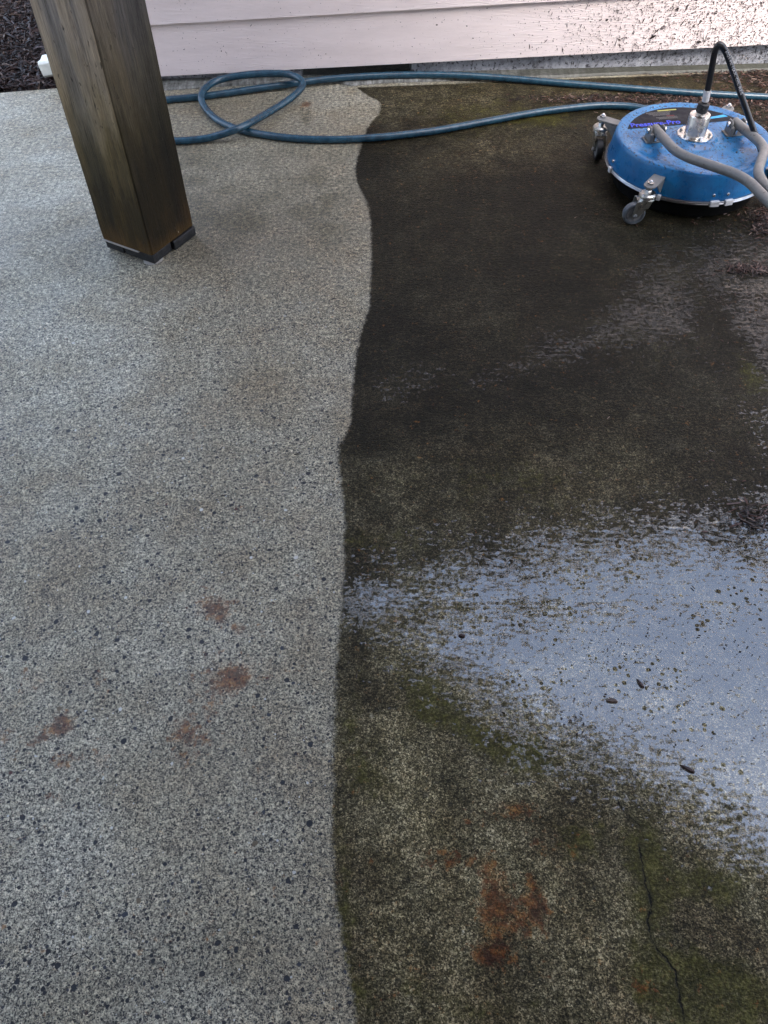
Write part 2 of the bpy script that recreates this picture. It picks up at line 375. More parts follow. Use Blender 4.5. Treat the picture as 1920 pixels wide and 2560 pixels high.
    xc = s.curve(s.ma('ADD', yc, 0, clamp=True), [(a, b) for a, b in ccurve])
    cd_ = s.ma('ABSOLUTE', s.ma('SUBTRACT', s.ma('ADD', xv, s.ma('MULTIPLY', s.ma('SUBTRACT', s.noise(90, 4, .7), .5), .014)), xc))
    inr = s.ma('MULTIPLY', s.ma('LESS_THAN', yc, 1), 1)
    cwd = s.ma('MULTIPLY', s.rng(s.noise(35, 3, .7), .35, .60), .0020)
    crk = s.ma('MULTIPLY', s.rng(cd_, s.ma('MULTIPLY', cwd, .5), s.ma('ADD', cwd, .0003), .95, 0), inr)
    crkw = s.ma('MULTIPLY', s.rng(cd_, .002, .008, .45, 0), inr)
    c = s.mix(crkw, c, (.025, .022, .010)); c = s.mix(crk, c, (.004, .003, .002))
    rocky = s.ma('ADD', s.ma('MULTIPLY', s.noise(120, 3, .75), .5), s.ma('ADD', s.ma('MULTIPLY', s.noise(1, 3, .6, vec=s.mp((38, 100, 40), (0, 0, .25))), .45), s.ma('MULTIPLY', mid, .08)))
    hd = s.ma('SUBTRACT', s.ma('ADD', s.ma('MULTIPLY', g2, .7), s.ma('MULTIPLY', rocky, 1.0)), s.ma('MULTIPLY', crk, 1.5))
    hclean = g2
    rocky = s.ma('ADD', s.ma('MULTIPLY', s.ma('SUBTRACT', rocky, .5), 1.45), .5)
    patch = s.ma('MULTIPLY', s.ma('SUBTRACT', s.noise(1, 4, .7, vec=s.mp((9, 15, 10), (0, 0, -.5))), .5), .34)
    lvl = s.ma('ADD', s.ma('ADD', s.ma('MULTIPLY', film_, .50), .245), s.ma('MULTIPLY', patch, s.rng(film_, 1.0, .5, .35, 1)))
    hv = s.voro(85, vec=wv); hole = s.rng(hv['Distance'], s.ma('MULTIPLY', s.sep(hv['Color'])[0], .40), s.ma('MULTIPLY', s.sep(hv['Color'])[0], .46), 1, 0)
    hole = s.ma('MULTIPLY', hole, s.rng(s.ma('ADD', s.noise(7, 4, .6), s.ma('MULTIPLY', s.ma('SUBTRACT', 1, film_), .25)), .52, .60))
    thin = s.ma('SUBTRACT', s.ma('SUBTRACT', lvl, rocky), s.ma('MULTIPLY', hole, .5))
    water = s.ma('MULTIPLY', s.rng(thin, -.004, .010), dirty)
    ndry = s.bump(s.fmix(dirty, hclean, hd), s.fmix(dirty, .0016, .0042), 1)
    ripple = s.noise(14, 2, .5)
    nw = s.bump(s.ma('ADD', s.ma('MULTIPLY', ripple, .8), s.ma('MULTIPLY', s.rng(s.ma('SUBTRACT', lvl, rocky), 0, .12, 0, 1), .8)), .0014, 1)
    nm = s.n.new('ShaderNodeMix'); nm.data_type = 'VECTOR'; s.L(water, nm.inputs[0]); s.L(ndry, nm.inputs[4]); s.L(nw, nm.inputs[5])
    rdry = s.fmix(dirty, s.rng(s.noise(2.2, 3, .6), .35, .65, .44, .6), .34)
    farw = s.rng(yv, 1.2, 1.5)
    rough_ = s.fmix(water, rdry, s.fmix(farw, .03, .17))
    c = s.mix(water, c, s.mix(1, c, (.72, .72, .74), 'MULTIPLY'))
    s.set(color=c, rough=s.fmix(water, s.fmix(dirty, .75, .6), .9), normal=ndry, spec=s.fmix(dirty, .3, .08))
    s.put(s.b.inputs['Coat IOR'], s.fmix(water, s.fmix(dirty, 1.4, 1.33), s.fmix(farw, 2.12, 1.5)))
    s.set(coat=s.fmix(dirty, s.rng(s.noise(5, 4, .6), .3, .7, .35, .8), s.fmix(water, .16, s.fmix(farw, 1, .9))), coatr=rough_, coatn=nm.outputs[1])
    return s.m

# strip of cleaner concrete along the footing: y = a*x + b
s0, s1 = G(878, 219), G(1920, 178)
STRIP = ((s1.y - s0.y)/(s1.x - s0.x), s0.y - s0.x*(s1.y - s0.y)/(s1.x - s0.x))
M_conc = concrete('wet_concrete')
nx, ny = X.shape
verts = np.stack([X.ravel(), Y.ravel(), np.zeros(X.size)], -1)
ii = np.arange(nx*ny).reshape(nx, ny)
quads = np.stack([ii[:-1, :-1], ii[:-1, 1:], ii[1:, 1:], ii[1:, :-1]], -1).reshape(-1, 4)
# slab edge, 12 cm deep along the far side
base = len(verts)
edge = np.stack([X[:, 0], Y[:, 0], np.full(nx, -.12)], -1)
verts = np.concatenate([verts, edge])
eq = np.stack([ii[:-1, 0], ii[1:, 0], base+np.arange(1, nx), base+np.arange(nx-1)], -1)
me = bpy.data.meshes.new('concrete_slab'); me.from_pydata(verts.tolist(), [], np.concatenate([quads, eq]).tolist())
at = me.color_attributes.new('marks', 'FLOAT_COLOR', 'POINT')
cv = np.zeros((len(verts), 4), 'f'); cv[:base] = marks.reshape(-1, 4)
at.data.foreach_set('color', cv.ravel())
st_ = me.attributes.new('stain', 'FLOAT', 'POINT'); sv = np.zeros(len(verts), 'f'); sv[:base] = np.clip(np.where(seen, stain, 0), 0, 1).ravel(); st_.data.foreach_set('value', sv); me.materials.append(M_conc)
slab = bpy.data.objects.new('concrete_slab', me); col.objects.link(slab); tag(slab, kind='structure')

# terrain beyond the slab
s = NT('soil'); s.set(color=s.ramp(s.noise(35, 6, .7), [(.35, (.008, .005, .004)), (.55, (.03, .018, .012)), (.7, (.07, .04, .028))]), rough=.85, normal=s.bump(s.noise(60, 5, .7), .02))
M_soil = s.m
bm = bmesh.new(); v = [bm.verts.new(p) for p in ((-400, -400, -.13), (400, -400, -.13), (400, 400, -.13), (-400, 400, -.13))]; bm.faces.new(v)
tag(obj('ground', bm, M_soil), kind='structure')

# mulch bed at the far left
bm = bmesh.new()
NX, NY = 70, 60; vv = []
for i in range(NX):
    for j in range(NY):
        x = lerp(-3.6, CORN.x + .02, i/(NX-1)); y = y_edge(x) + .004 + j/(NY-1)*2.6
        h = -.035 + .02*math.sin(x*7+y*3)*math.cos(y*5-x*2) + random.uniform(-.008, .008) + .03*min(1, (y - y_edge(x))/.6)
        vv.append(bm.verts.new((x, y, h)))
for i in range(NX-1):
    for j in range(NY-1):
        bm.faces.new((vv[i*NY+j], vv[(i+1)*NY+j], vv[(i+1)*NY+j+1], vv[i*NY+j+1]))
tag(obj('mulch_bed', bm, M_soil, smooth=True), kind='structure')
def flake(bm, p, L, wd_, th, rot, curl=0, mi=0):
    M = Matrix.Translation(p) @ rot.to_matrix().to_4x4()
    n = 3 if curl else 1; prev = None
    for k in range(n+1):
        t = k/n - .5; z = curl*(.25 - t*t)*L; w_ = wd_*(1 - .55*abs(2*t))
        r = [bm.verts.new(M @ Vector((t*L, a*w_/2, z + b*th/2))) for a, b in ((-1, -1), (1, -1), (1, 1), (-1, 1))]
        if prev:
            for q in range(4): bm.faces.new((prev[q], prev[(q+1) % 4], r[(q+1) % 4], r[q])).material_index = mi
        else: bm.faces.new(r[::-1]).material_index = mi
        prev = r
    bm.faces.new(prev).material_index = mi
M_m1 = simple('bark_dark', (.012, .007, .006), .7, var=.4, scale=150)
M_m2 = simple('bark_red', (.034, .015, .011), .65, var=.4, scale=150)
M_m3 = simple('bark_pale', (.09, .06, .045), .7, var=.3, scale=150)
bm = bmesh.new()
for i in range(15000):
    px, py = random.uniform(-120, 175), random.uniform(-60, 229)
    g = G(px, py, -.01)
    if g.y < y_edge(g.x) + .006: continue
    L = random.uniform(.006, .026) if random.random() < .85 else random.uniform(.03, .06)
    g.z = random.uniform(-.03, .012)
    flake(bm, g, L, L*random.uniform(.06, .3), random.uniform(.0015, .005), Euler((random.gauss(0, .5), random.gauss(0, .35), random.uniform(0, 6.3))), random.choice((0, .3, .8)), random.choices((0, 1, 2), (.5, .4, .1))[0])
tag(obj('bark_mulch', bm, [M_m1, M_m2, M_m3]), 'shredded dark red bark mulch spread behind the slab edge at the top left', 'mulch', kind='stuff')

# ------------------------------------------------------------------ house
house = empty('house', (CORN.x, CORN.y, 0))
tag(house, 'house wall with pale pink lap siding above a grey foundation', 'house')
WO = Vector((CORN.x, CORN.y, 0)); wz = math.atan2(wd.y, wd.x)
house.rotation_euler.z = wz
def loc(p):       # world -> house local (x along the wall, y into the house, z up)
    q = p - WO; return Vector((q.dot(wd), -q.dot(wn), q.z))
OFF = .028        # siding stands proud of the foundation
fp = WO + wn*OFF
def s_at(px, py): return loc(onplane(px, py, fp, wn))
a0, a1 = s_at(395, 192), s_at(1920, 112)
b0, b1 = s_at(370, 64), s_at(1460, 0)
def zlin(p, q, x): return p.z + (q.z - p.z)*(x - p.x)/(q.x - p.x)
XE = 6.0
s = NT('siding_paint')
gv = s.mp((3.2, 60, 60)); gw = s.n.new('ShaderNodeVectorMath'); gw.operation = 'ADD'
wob = s.noise(5, 3, .5, color=True, vec=s.mp((.9, 1, 3)))
sc_ = s.n.new('ShaderNodeVectorMath'); sc_.operation = 'SCALE'; s.L(wob, sc_.inputs[0]); sc_.inputs['Scale'].default_value = 2.4
s.L(gv, gw.inputs[0]); s.L(sc_.outputs[0], gw.inputs[1])
wv = s.n.new('ShaderNodeTexWave'); wv.wave_type = 'BANDS'; wv.bands_direction = 'Z'; s.L(gw.outputs[0], wv.inputs[0]); wv.inputs['Scale'].default_value = 1.1
wv.inputs['Distortion'].default_value = 3.5; wv.inputs['Detail'].default_value = 3; wv.inputs['Detail Scale'].default_value = .7
fine = s.noise(1, 4, .6, vec=s.mp((25, 500, 500)))
gh = s.ma('ADD', s.ma('MULTIPLY', wv.outputs['Fac'], .5), s.ma('MULTIPLY', fine, .6))
dirtn = s.noise(1, 5, .7, vec=s.mp((3, 8, 14)))
cc = s.ramp(dirtn, [(.3, (.64, .555, .54)), (.6, (.72, .63, .615))])
sp1 = s.rng(s.noise(190, 2, .5), .70, .74); cc = s.mix(s.ma('MULTIPLY', sp1, .75), cc, (.10, .08, .08))
s.set(color=cc, rough=.7, normal=s.bump(gh, .0010, .9), spec=.3)
M_side = s.m
bm = bmesh.new()
NB = 15
for k in range(NB):
    def zz(x, k=k): return zlin(a0, a1, x) + k*(zlin(b0, b1, x) - zlin(a0, a1, x)) if k < 2 else \
        zlin(a0, a1, x) + (zlin(b0, b1, x) - zlin(a0, a1, x)) + (k-1)*.152
    def zt(x, k=k): return (zz(x, k+1) if k < 1 else zz(x, 1) + k*.152) + .012
    x0, x1 = -.004, XE
    pr = []
    for x in (x0, x1):
        zb, zu = zz(x), zt(x)
        pr.append([bm.verts.new(q) for q in ((x, -OFF, zb), (x, -OFF+.013, zb), (x, -OFF+.023, zu), (x, -OFF+.012, zu))])
    for q in range(4): bm.faces.new((pr[0][q], pr[0][(q+1) % 4], pr[1][(q+1) % 4], pr[1][q]))
    bm.faces.new(pr[0][::-1]); bm.faces.new(pr[1])
obj('siding', bm, M_side, house, bevel=.0012)
# wall core behind the siding and left return wall
bm = bmesh.new(); box(bm, (XE/2, 2.02, 1.2), (XE-.004, 4, 2.0)); obj('wall', bm, M_side, house)
s = NT('foundation_paint'); n1 = s.noise(45, 5, .65)
cc = s.ramp(s.ma('ADD', s.ma('MULTIPLY', n1, .6), s.ma('MULTIPLY', s.noise(7, 4, .6), .4)), [(.36, (.14, .145, .16)), (.5, (.30, .31, .345)), (.62, (.42, .43, .47))])
bl = s.rng(s.noise(85, 3, .6), .55, .62); cc = s.mix(s.ma('MULTIPLY', bl, .85), cc, (.035, .035, .04))
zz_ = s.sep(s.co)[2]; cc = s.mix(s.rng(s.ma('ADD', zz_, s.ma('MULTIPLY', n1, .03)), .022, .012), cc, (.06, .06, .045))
s.set(color=cc, rough=.6, normal=s.bump(s.noise(55, 4, .6), .004))
M_found = s.m
v0, v1 = loc(G(757, 187)).x, loc(G(1026, 178)).x
bm = bmesh.new()
box(bm, (v0/2, .1, .09), (v0, .2, .2))
box(bm, ((v1+XE)/2, .1, .09), (XE-v1, .2, .2))
obj('foundation', bm, M_found, house, bevel=.004)
M_dark = simple('vent_dark', (.012, .012, .013), .8)
bm = bmesh.new(); box(bm, ((v0+v1)/2, .19, .09), (v1-v0-.004, .02, .195))
for kx in range(1, 5): box(bm, (lerp(v0, v1, kx/5.), .165, .09), (.012, .02, .19))
obj('vent', bm, M_dark, house)
M_gut = simple('gutter_white', (.6, .6, .6), .4)
M_shing = simple('shingle', (.05, .05, .052), .85, scale=20, var=.4, bumpd=.004)
EH = 2.2
bm = bmesh.new(); box(bm, (XE/2-.08, 2.0-.13, EH+.06), (XE+.16, 4.3, .02)); obj('soffit', bm, M_side, house)
bm = bmesh.new(); prism(bm, [(-.28-.0, 0), (-.17, 0), (-.17, .12), (-.29, .12), (-.30, .10)], -.16, XE, Matrix(((0, 0, 1, 0), (1, 0, 0, 0), (0, 1, 0, EH+.02), (0, 0, 0, 1)))); obj('gutter', bm, M_gut, house, bevel=.004)
bm = bmesh.new(); prism(bm, [(-.25, .0), (2.2, .75), (4.5, 0), (4.5, -.03), (-.25, -.03)], -.2, XE+.2, Matrix(((0, 0, 1, 0), (1, 0, 0, 0), (0, 1, 0, EH+.17), (0, 0, 0, 1)))); obj('roof', bm, M_shing, house)

# footing: thin proud strip of concrete along the foundation
M_foot = NT('footing_concrete'); s = M_foot
st = s.noise(1, 4, .65, vec=s.mp((70, 5, 10)))
cc = s.ramp(s.ma('ADD', s.ma('MULTIPLY', st, .5), s.ma('MULTIPLY', s.noise(60, 4, .7), .5)), [(.36, (.03, .03, .024)), (.5, (.12, .12, .105)), (.62, (.24, .24, .22))])
xw = s.sep(s.co)[0]
cc = s.mix(s.rng(s.ma('ADD', xw, s.ma('MULTIPLY', s.noise(6, 4, .6), .6)), .45, 1.2, 0, .85), cc, (.035, .035, .024))
s.set(color=cc, rough=.5, normal=s.bump(s.noise(90, 4, .6), .003)); M_foot = s.m
fl = [(330, 226), (400, 226), (600, 213), (755, 203), (830, 205), (878, 214), (953, 207), (1100, 202), (1388, 194), (1610, 184), (1920, 176), (2100, 171)]
bm = bmesh.new(); poly = [G(p[0], p[1]+2, .0) for p in fl]; back = [WO + wd*((p - WO).dot(wd)) for p in poly]
poly[0] = WO + wd*.02 + wn*.05; back[0] = WO + wd*.02
far_ = WO + wd*XE; poly.append(far_ + wn*.05); back.append(far_)
lo = [bm.verts.new((p.x, p.y, .001)) for p in poly]; hi = [bm.verts.new(((p + (b-p)*.12).x, (p + (b-p)*.12).y, .009)) for p, b in zip(poly, back)]; bk = [bm.verts.new((b.x, b.y, .012)) for b in back]
for i in range(len(poly)-1):
    bm.faces.new((lo[i], lo[i+1], hi[i+1], hi[i])); bm.faces.new((hi[i], hi[i+1], bk[i+1], bk[i]))
tag(obj('footing', bm, M_foot), kind='structure')

# ------------------------------------------------------------------ splinters and spatter thrown onto the wall
M_sp1 = simple('wet_splinter', (.03, .022, .02), .5, var=.5, scale=200)
M_sp2 = simple('pale_splinter', (.35, .28, .24), .6, var=.3, scale=200)
bm = bmesh.new()
wq = Matrix((wd, Vector((0, 0, 1)), wn)).transposed()
def onwall(px, py, depth):
    return onplane(px, py, WO + wn*depth, wn)
def spl(px, py, L, wdt, ang, depth, mi):
    p = onwall(px, py, depth)
    rot = wq @ Matrix.Rotation(ang, 3, 'Z')
    M = Matrix.Translation(p) @ rot.to_4x4()
    k = bm; vs = []
    for z in (0, .0012):
        for a, b in ((-L/2, -wdt*.25), (L*.1, -wdt/2), (L/2, -wdt*.1), (L/2, wdt*.15), (-L*.05, wdt/2), (-L/2, wdt*.2)):
            vs.append(bm.verts.new(M @ Vector((a, b, z))))
    bm.faces.new(vs[5::-1]).material_index = mi; bm.faces.new(vs[6:]).material_index = mi
    for q in range(6): bm.faces.new((vs[q], vs[(q+1) % 6], vs[6+(q+1) % 6], vs[6+q])).material_index = mi
n = 0
while n < 4000:
    px = 960 + 1000*random.random()**.6 if random.random() < .93 else random.uniform(400, 1500)
    dens_ = 1/(1+math.exp(-(px-1480)/85)) if px > 900 else .25
    if random.random() > dens_ + .02: continue
    sidy = 192 - .0525*(px-395)
    py = random.uniform(-30, 176)
    onf = py > sidy - 1
    if onf and (py < sidy + 3 or py > 176 - .016*(px-1030) or px < 1040): continue
    if onf and random.random() < .3: continue
    L = random.choice((.0014, .0018, .0022, .003)) * random.uniform(.8, 1.6)
    long = random.random() < .035
    if long: L = random.uniform(.006, .018)
    zl = (sidy - py)
    depth = OFF + .0012 if not onf else .002
    if not onf:
        p = onwall(px, py, OFF); q = loc(p)
        za, zb = zlin(a0, a1, q.x), zlin(b0, b1, q.x)
        f = (q.z - za)/(zb - za); f -= math.floor(f); depth = OFF - .0105*f + .0008
    spl(px, py, L, L*random.uniform(.08, .16) + .0009 if long else L*random.uniform(.4, .9), random.gauss(math.pi/2, .7) if long else random.uniform(0, 3.2), depth, 1 if random.random() < .04 else 0)
    n += 1
for px, py, L, a, wdt in ((1632, 92, .022, .5, .009), (1747, 105, .014, 0, .011), (1517, 50, .010, .3, .007), (1694, 22, .010, 1, .006), (1092, 62, .007, 0, .005), (1167, 65, .005, 0, .004),
                          (1540, 105, .03, 1.5, .002), (1560, 98, .024, 1.6, .002), (1708, 55, .03, 1.1, .003), (1845, 80, .03, 1.9, .002), (1590, 112, .028, 2.6, .002), (1640, 80, .035, .8, .0015),
                          (1468, 15, .025, 1.3, .002), (1752, 85, .03, 1.9, .002), (1660, 70, .02, .7, .002), (1760, 100, .02, 2.2, .002), (1830, 90, .02, 2.9, .002), (1425, 27, .022, 2.3, .0015)):
    spl(px, py, L, wdt, a, OFF + .0015, 0)
tag(obj('wood_splinters', bm, [M_sp1, M_sp2]), 'dark wet splinters and spatter stuck to the pink siding and foundation at the right', 'debris', kind='stuff')

# ------------------------------------------------------------------ porch roof over the camera, carried by the post
A = Vector((-.72, 2.92, 2.6)); e1 = Vector((.773, -.634, 0)); e2 = Vector((-.634, -.773, 0))
M_wood2 = simple('porch_timber', (.14, .11, .08), .7, scale=15, var=.3)
porch = empty('porch_roof', (A.x, A.y, 2.6), math.atan2(e1.y, e1.x)); tag(porch, 'timber porch roof carried by the square wooden post', 'roof')
bm = bmesh.new()
for k in range(44): box(bm, (3.2, -.07 - k*.145, .10), (6.4, .1435, .03))
obj('deck_boards', bm, M_wood2, porch, bevel=.003)
bm = bmesh.new(); box(bm, (3.2, -.02, .0), (6.4, .04, .165)); obj('fascia', bm, M_wood2, porch)
bm = bmesh.new()
for k in range(16): box(bm, (.1 + k*.41, -3.2, .0), (.05, 6.3, .16))
obj('joists', bm, M_wood2, porch)

# added unseen walls behind and right of the camera, blocking sky light
blocker = empty('sky_blocker', (A.x, A.y, 0), math.atan2(e1.y, e1.x)); tag(blocker, 'added walls out of the frame that block sky light', 'house')
bm = bmesh.new(); box(bm, (2.8, -4.6, 2.4), (8.5, .2, 4.9)); box(bm, (7.4, -1.9, 2.4), (.2, 5.2, 4.9)); obj('wall', bm, M_side, blocker)

# ------------------------------------------------------------------ wooden post
ZB = .032
cb = G(381, 639.5, ZB); PD = 149.8
pl = Vector((math.cos(R(PD)), math.sin(R(PD)), 0)); pr_ = Vector((math.cos(R(PD-90)), math.sin(R(PD-90)), 0))
PS = .1775
pc = cb + (pl + pr_)*PS/2
post = empty('wooden_post', (pc.x, pc.y, 0), R(PD-180))
# local: -x direction is pl ; +y is pr_  -> front corner (+PS/2, -PS/2)
tag(post, 'weathered square wooden post with a dark mossy foot on the cleaned concrete', 'post')
s = NT('weathered_timber'); q = s.sep(s.co)
warpz = s.noise(6, 3, .6)
gr = s.noise(1, 5, .65, vec=s.mp((34, 34, 1.6)), dist=.6); gf = s.noise(1, 4, .8, vec=s.mp((260, 260, 14)))
tone = s.noise(1, 3, .55, vec=s.mp((10, 10, 1.2)))
c = s.ramp(s.ma('ADD', s.ma('MULTIPLY', gr, .4), s.ma('MULTIPLY', gf, .6)), [(.36, (.05, .044, .036)), (.45, (.125, .11, .092)), (.57, (.20, .175, .142)), (.70, (.30, .262, .20))])
tint = s.ramp(tone, [(.34, (.62, .62, .66)), (.47, (.95, .94, .94)), (.56, (1.2, 1.1, .96)), (.68, (1.5, 1.35, 1.1))])
c = s.mix(1, c, tint, 'MULTIPLY')
zg = s.ma('ADD', s.ma('SUBTRACT', q[2], s.ma('MULTIPLY', s.ma('GREATER_THAN', q[0], PS/2-.003), .05)), s.ma('MULTIPLY', s.ma('SUBTRACT', s.noise(1, 5, .7, vec=s.mp((16, 16, 5))), .5), .34))
# left face lit and right face shaded in the colour, right also greyer
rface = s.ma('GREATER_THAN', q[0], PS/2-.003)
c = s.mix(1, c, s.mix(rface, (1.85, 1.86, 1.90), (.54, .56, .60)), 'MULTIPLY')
gl = s.ramp(zg, [(.0, (.30, .19, .06)), (.08, (.13, .10, .028)), (.18, (.12, .10, .04)), (.29, (.32, .295, .17)), (.42, (.74, .71, .58)), (.56, (1, 1, 1))])
c = s.mix(1, c, gl, 'MULTIPLY')
org = s.rng(s.ma('ADD', q[2], s.ma('MULTIPLY', s.noise(1, 4, .6, vec=s.mp((22, 22, 6))), .16)), .16, .09)
c = s.mix(s.ma('MULTIPLY', org, .65), c, (.085, .045, .010))
pit = s.rng(s.noise(1, 3, .6, vec=s.mp((150, 150, 38))), .66, .71); c = s.mix(s.ma('MULTIPLY', pit, .8), c, (.02, .017, .013))
wht = s.rng(s.noise(1, 2, .5, vec=s.mp((120, 120, 32), (0.3, 0, 0))), .755, .775); c = s.mix(s.ma('MULTIPLY', wht, s.rng(q[2], .25, .30, .8, 0)), c, (.5, .45, .35))
s.set(color=c, rough=.7, spec=.25, normal=s.bump(s.ma('SUBTRACT', s.ma('ADD', gr, gf), s.ma('MULTIPLY', pit, .6)), .0022))
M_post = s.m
bm = bmesh.new(); h2 = PS/2
NZ = 60; rings = []
for k in range(NZ+1):
    z = ZB + (2.52-ZB)*k/NZ
    j = lambda: random.uniform(-.0006, .0006)
    ch = .004
    pts = [(-h2+ch, -h2), (h2-ch, -h2), (h2, -h2+ch), (h2, h2-ch), (h2-ch, h2), (-h2+ch, h2), (-h2, h2-ch), (-h2, -h2+ch)]
    rings.append([bm.verts.new((x+j(), y+j(), z)) for x, y in pts])
for a, b in zip(rings, rings[1:]):
    for k in range(8): bm.faces.new((a[k], a[(k+1) % 8], b[(k+1) % 8], b[k]))
bm.faces.new(rings[0][::-1]); bm.faces.new(rings[-1])
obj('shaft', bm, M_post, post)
M_blk = simple('black_standoff', (.009, .009, .010), .55, scale=80, bumpd=.001)
bm = bmesh.new(); g_ = .009
for (x0, x1) in ((-h2+.004, -h2+.068), (-h2+.072, h2-.002)): box(bm, ((x0+x1)/2, -h2+g_+.004, .0165), (x1-x0, .02, .026))
for (y0, y1) in ((-h2+.02, -.01), (-.006, h2-.002)): box(bm, (h2-g_+.004 - (0 if y0 > -.05 else .008), (y0+y1)/2, .0165), (.02, y1-y0, .026))
box(bm, (0, 0, .015), (PS-.05, PS-.05, .024)); obj('standoff_base', bm, M_blk, post, bevel=.002)
M_wht = simple('pale_shim', (.34, .32, .28), .5, scale=90)
bm = bmesh.new(); box(bm, (-.02, -h2+.002, .0305), (PS-.05, .014, .0028)); obj('shim', bm, M_wht, post, bevel=.0006)
bm = bmesh.new(); lathe(bm, [(0, .001), (.026, .001), (.027, .002), (.024, .0035), (0, .004)], 28, Matrix.Translation((h2-.024, -h2+.021, 0))); obj('washer', bm, M_wht, post, smooth=True)

# ------------------------------------------------------------------ downspout behind the post
M_ds = simple('downspout_white', (.72, .74, .68), .45, scale=25, bumpd=.0008)
bm = bmesh.new()
tip = G(108, 166, .045); wall_p = WO + wn*.04 - wd*.05
def rect_sweep(bm, path, w_, h_):
    rings = []
    for i, p in enumerate(path):
        d = (path[min(i+1, len(path)-1)] - path[max(i-1, 0)]).normalized()
        x = Vector((0, 1, 0)); x = (x - d*x.dot(d)).normalized(); y = d.cross(x)
        prof = []
        for a, b in ((-1, -.7), (-.8, -1), (0, -.85), (.8, -1), (1, -.7), (1, .7), (.8, 1), (0, .85), (-.8, 1), (-1, .7)):
            prof.append(bm.verts.new(p + x*a*w_/2 + y*b*h_/2))
        rings.append(prof)
    n_ = len(rings[0])
    for a, b in zip(rings, rings[1:]):
        for k in range(n_): bm.faces.new((a[k], a[(k+1) % n_], b[(k+1) % n_], b[k]))
    bm.faces.new(rings[0][::-1]); bm.faces.new(rings[-1])
py_ = tip.y
hx = WO.x - .05
rect_sweep(bm, bend([tip, Vector((hx-.03, py_, .075)), Vector((hx, py_, .16)), Vector((hx, py_, 2.42))], .05), .075, .055)
ds = obj('downspout', bm, M_ds, bevel=.002); tag(ds, 'white downspout outlet poking out from behind the wooden post', 'downspout')
for p_ in ds.data.polygons: p_.use_smooth = False

# ------------------------------------------------------------------ garden hose
s = NT('hose_rubber'); qn = s.noise(700, 2, .5); band = s.noise(40, 4, .6)
c = s.ramp(band, [(.35, (.008, .035, .06)), (.65, (.018, .065, .10))])
c = s.mix(s.rng(s.noise(130, 3, .6), .60, .70, 0, .5), c, (.02, .02, .018))
s.set(color=c, rough=.27, spec=.6, normal=s.bump(s.noise(420, 2, .5), .0005)); M_hose = s.m
HR = .0118
def H(px, py, z=HR): return G(px, py, z)
hp = [H(2200, 256), H(2050, 250), H(1920, 243), H(1750, 234), H(1600, 223), H(1430, 210), H(1280, 197, .014), H(1180, 190, .018), H(1080, 187, .02), H(980, 188, .02), H(880, 193, .02), H(800, 200, .018), H(720, 211, .016), H(640, 222, .014),
      H(560, 234), H(490, 243), H(415, 250), H(350, 262), H(305, 285), H(300, 320), H(350, 345), H(434, 352), H(480, 350), H(529, 343, .016), H(604, 318, .036), H(679, 277, .022), H(725, 247, .028), H(752, 222, .038), H(757, 207, .045), H(745, 194, .052), H(715, 185, .056),
      H(660, 184, .056), H(600, 189, .050), H(545, 201, .044), H(514, 220, .040), H(503, 242, .034), H(511, 267, .016), H(541, 298), H(589, 321), H(649, 335), H(735, 346), H(828, 349), H(922, 345), H(1000, 338), H(1100, 325), H(1220, 303), H(1330, 283), H(1420, 271), H(1500, 264), H(1570, 266), H(1640, 276)]
bm = bmesh.new(); tube(bm, catmull(hp, 7), HR, 18)
tag(obj('garden_hose', bm, M_hose, smooth=True), 'dark teal garden hose crossing in one loop beside the post and along the wall', 'hose')

# ------------------------------------------------------------------ rotary surface cleaner
def metal(name, c, rough=.3, speck=0, bumpd=0): return simple(name, c, rough, 1, .12, 90, bumpd, speck=speck)
s = NT('blue_plastic'); q = s.sep(s.co)
c = s.ramp(s.noise(9, 4, .6), [(.35, (.002, .088, .25)), (.65, (.006, .15, .37))])
nz = s.sep(s.n.new('ShaderNodeNewGeometry').outputs['Normal'])[2]
dust = s.ma('MULTIPLY', s.rng(nz, .6, .95), s.rng(s.noise(16, 5, .65), .35, .7, .05, .42)); c = s.mix(dust, c, (.09, .26, .43))
dk = s.rng(s.noise(1, 3, .6, vec=s.mp((170, 120, 120), (0, 0, .6))), .57, .61); c = s.mix(s.ma('MULTIPLY', dk, s.rng(nz, .2, .7, .25, .95)), c, (.012, .012, .012))
s.set(color=c, rough=s.rng(s.noise(30, 4, .6), .3, .7, .24, .42), normal=s.bump(s.noise(260, 3, .6), .0004)); M_blue = s.m
M_steel = metal('stainless', (.62, .62, .62), .22); M_zinc = metal('zinc', (.50, .50, .47), .3, speck=120, bumpd=.0004); M_alu = metal('aluminium', (.72, .70, .68), .28)
M_grey = simple('grey_painted_steel', (.165, .165, .16), .42, 0, .12, 60, .0004, speck=110)
M_rub = simple('black_rubber', (.012, .012, .013), .5, scale=120, bumpd=.0012); M_gloss = simple('black_rubber_hose', (.010, .010, .012), .33, scale=60, bumpd=.0003)
M_brush = simple('brush_black', (.004, .004, .004), .85, spec=.1); M_clip = simple('bright_clip', (.62, .62, .62), .35); M_trim = metal('dull_trim', (.30, .30, .31), .35)
M_wheel = simple('grey_rubber_wheel', (.085, .10, .115), .38); M_hubp = simple('wheel_hub', (.16, .17, .18), .4)
M_label = simple('label_black', (.012, .013, .018), .6, var=.1, spec=.15)
CX, CY = .920, 2.321
sc = empty('surface_cleaner', (CX, CY, 0), R(8)); tag(sc, 'round blue surface cleaner on casters with grey steel handle on the wet dirty concrete', 'surface cleaner')
RT, RB, ZT, ZRM = .222, .236, .140, .066
